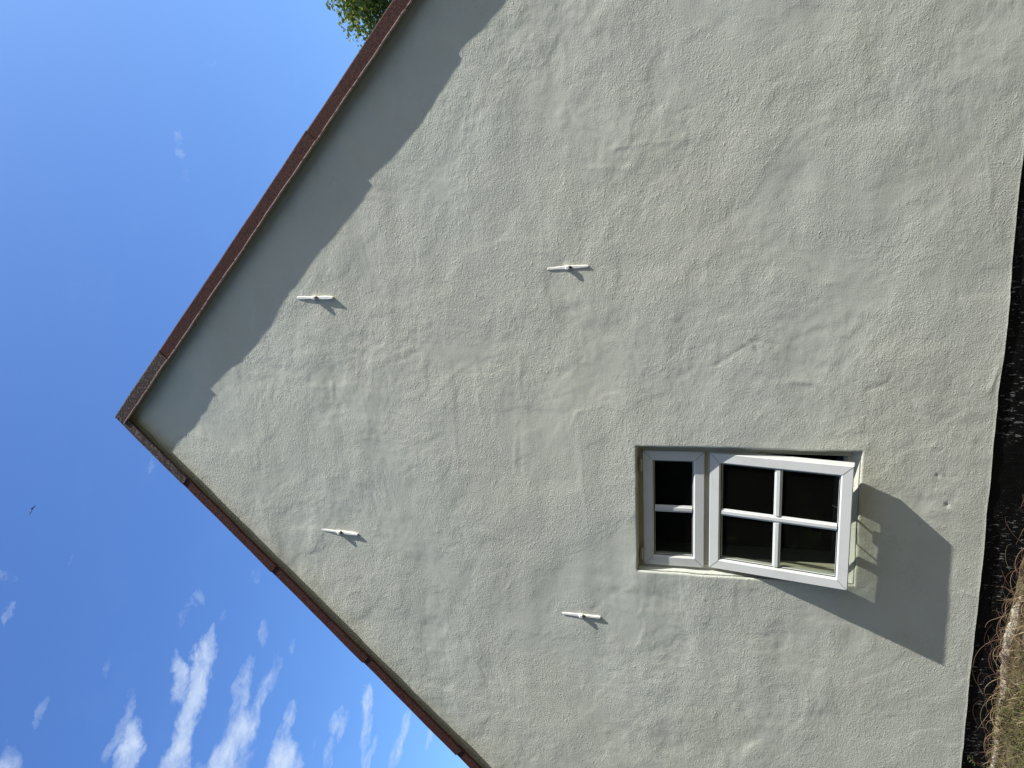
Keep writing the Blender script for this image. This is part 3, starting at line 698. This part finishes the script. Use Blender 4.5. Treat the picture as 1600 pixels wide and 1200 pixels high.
# ------------------------------------------------------------------ tree beyond the roof
m_leaf = leafmat('tree_leaves', [(.08, .13, .02), (.14, .20, .03), (.24, .28, .05), (.09, .14, .022)], .45, .35)
m_bark, t, b = material('bark', rough=.9)
t.links.new(mixc(t, noise(t, stretch(t, objco(t), (1, 1, .2)), 30, 5), (.05, .04, .03), (.16, .13, .10)), b.inputs['Base Color'])
def leaf_cloud(centres, radii, n, size, seed):
    r = np.random.default_rng(seed); ci = r.integers(0, len(centres), n)
    d = r.normal(size=(n, 3)); d /= np.linalg.norm(d, axis=1)[:, None]; rad = radii[ci]*r.uniform(.25, 1, n)**.5*(.75+.5*r.random(n))
    C = centres[ci]+d*rad[:, None]*np.array([1, 1, .8])
    u = r.normal(size=(n, 3)); u[:, 2] *= .5; u /= np.linalg.norm(u, axis=1)[:, None]; v = np.cross(u, r.normal(size=(n, 3))); v /= np.linalg.norm(v, axis=1)[:, None]
    s = size*r.uniform(.6, 1.25, n)[:, None]; nn_ = np.cross(u, v)
    a = C-u*s; b_ = C+v*s*.55-nn_*s*.12+u*s*.1; c_ = C+u*s; d_ = C-v*s*.55-nn_*s*.12+u*s*.1
    return np.stack([a, b_, c_, d_], 1).reshape(-1, 3), np.arange(4*n).reshape(-1, 4)
def tree(name, label, base, crown, R, nclump, nleaf, lsize, seed, group=None):
    root = thing(name, label, 'tree', base); rd = random.Random(seed); r = np.random.default_rng(seed)
    bl = Vector(base); top = Vector(crown)-bl
    mb = MB(); pts = [Vector((0, 0, -.3))]; 
    for i in range(1, 7): f = i/6; pts.append(Vector((top.x*f+.15*math.sin(3*f+seed), top.y*f+.12*math.cos(4*f), top.z*f*1.0)))
    r0 = .05*top.z; mb.tube(pts, [r0*(1-.75*i/6) for i in range(7)], 10)
    C = []; RR = []
    for k in range(nclump):
        d = r.normal(size=3); d /= np.linalg.norm(d); q = np.array(top)+d*R*np.array([1, 1, .95])*r.uniform(.35, .95)**.6
        C.append(q); RR.append(R*r.uniform(.16, .30))
        st_ = pts[rd.choice((3, 4, 5))]; mid = (st_+Vector(q))/2+Vector((0, 0, -.1*R)); mb.tube([st_, mid, Vector(q)], [r0*.25, r0*.13, r0*.04], 5)
    mb.build('trunk', m_bark, root, True)
    V, F = leaf_cloud(np.array(C), np.array(RR), nleaf, lsize, seed)
    npmesh('crown', V, F, m_leaf, root, False); return root
tree('deciduous_tree', 'leafy green tree rising behind the right slope of the roof', (5.1, 12.2, 0), (4.98, 12.0, 4.36+H), 2.15, 190, 95000, .043, 3)
# tall dark trees behind the photographer: what the panes mirror
tree('garden_tree', 'broad dark tree standing behind the hedge opposite the window', (-7.0, -7.5, 0), (-7.0, -7.5, 5.4), 4.6, 140, 34000, .20, 21)
tree('garden_tree', 'tall dark tree standing in the garden to the left of the broad one', (-14.5, -7, 0), (-14.5, -7, 5.4), 4.6, 120, 24000, .20, 22)
tree('garden_tree', 'dark bushy tree standing in the garden opposite the middle of the gable', (1.2, -9.5, 0), (1.2, -9.5, 5.4), 4.8, 130, 26000, .20, 23)

r_ = np.random.default_rng(77); hc = np.stack([r_.uniform(-17, 7, 900), -5.6+r_.uniform(-.5, .5, 900), r_.uniform(.1, 3.3, 900)], -1)  # unseen hedge added to keep bright sky gaps out of the pane reflections
V, F = leaf_cloud(hc, np.full(900, .34), 60000, .10, 78)
hd = npmesh('unseen_hedge', V, F, m_leaf, None, False)
tag(hd, 'unseen dark hedge added behind the viewer, in front of the tall dark trees', 'hedge')
mb = MB(); mb.box((-17.2, -6.0, -.1), (7.2, -5.2, 3.2)); mb.build('opaque_core', m_bark, hd)  # opaque box filling the added hedge

# ------------------------------------------------------------------ bird
bd_ = np.array([-0.2905399, 0.60221423, 0.743589]); bp = Vector(bd_*70)+Vector((0, 0, H))
m_bird, t, b = material('bird_plumage', (.004, .004, .004), .9, .05)
bird = thing('bird', 'small dark bird gliding high in the open blue sky', 'bird', bp)
def body():
    rings = []
    for x, r_, z in ((-.26, .004, .0), (-.19, .018, 0), (-.10, .040, -.004), (0, .052, -.006), (.09, .046, 0), (.135, .030, .008), (.165, .031, .012), (.19, .020, .012), (.215, .006, .008), (.235, .001, .006)):
        rings.append([(x, r_*math.cos(a*math.pi/5), z+r_*.9*math.sin(a*math.pi/5)) for a in range(10)])
    q = MB(); q.rings(rings)
    q.add([(-.20, -.02, 0), (-.20, .02, 0), (-.37, .055, .0), (-.35, 0, .004), (-.37, -.055, 0), (-.20, -.02, .008), (-.20, .02, .008), (-.37, .055, .004), (-.35, 0, .008), (-.37, -.055, .004)], [(0, 1, 2, 3, 4), (9, 8, 7, 6, 5), (0, 5, 6, 1), (1, 6, 7, 2), (4, 9, 5, 0)])
    return q.build('body', m_bird, bird, True)
body()
for s in (1, -1):
    pr = [(.10, -.11, .04, .010), (.13, -.12, .18, .045), (.09, -.14, .30, .050), (.0, -.18, .38, .03), (-.12, -.21, .44, .0)]
    rr = []
    for xl, xt, y, z in pr: rr.append([(xl, s*y, z+.02), ((xl+xt)/2, s*y, z+.032), (xt, s*y, z+.018), ((xl+xt)/2, s*y, z+.014)])
    q = MB(); q.rings(rr); q.build('wing', m_bird, bird, True)
# bank: the span lies along the slanting line seen from the ground
w_ = -Vector(cw); ax = (Vector(cr)*.84+Vector(cu)*-.54).normalized()      # towards upper right in the photograph
fw = ax.cross(Vector(bd_)).normalized(); fwd_ = (fw*.2+Vector(bd_)*.95).normalized(); up_ = fwd_.cross(ax).normalized(); fwd_ = ax.cross(up_)
Mb = Matrix((fwd_, ax, up_)).transposed(); bird.rotation_euler = Mb.to_euler()
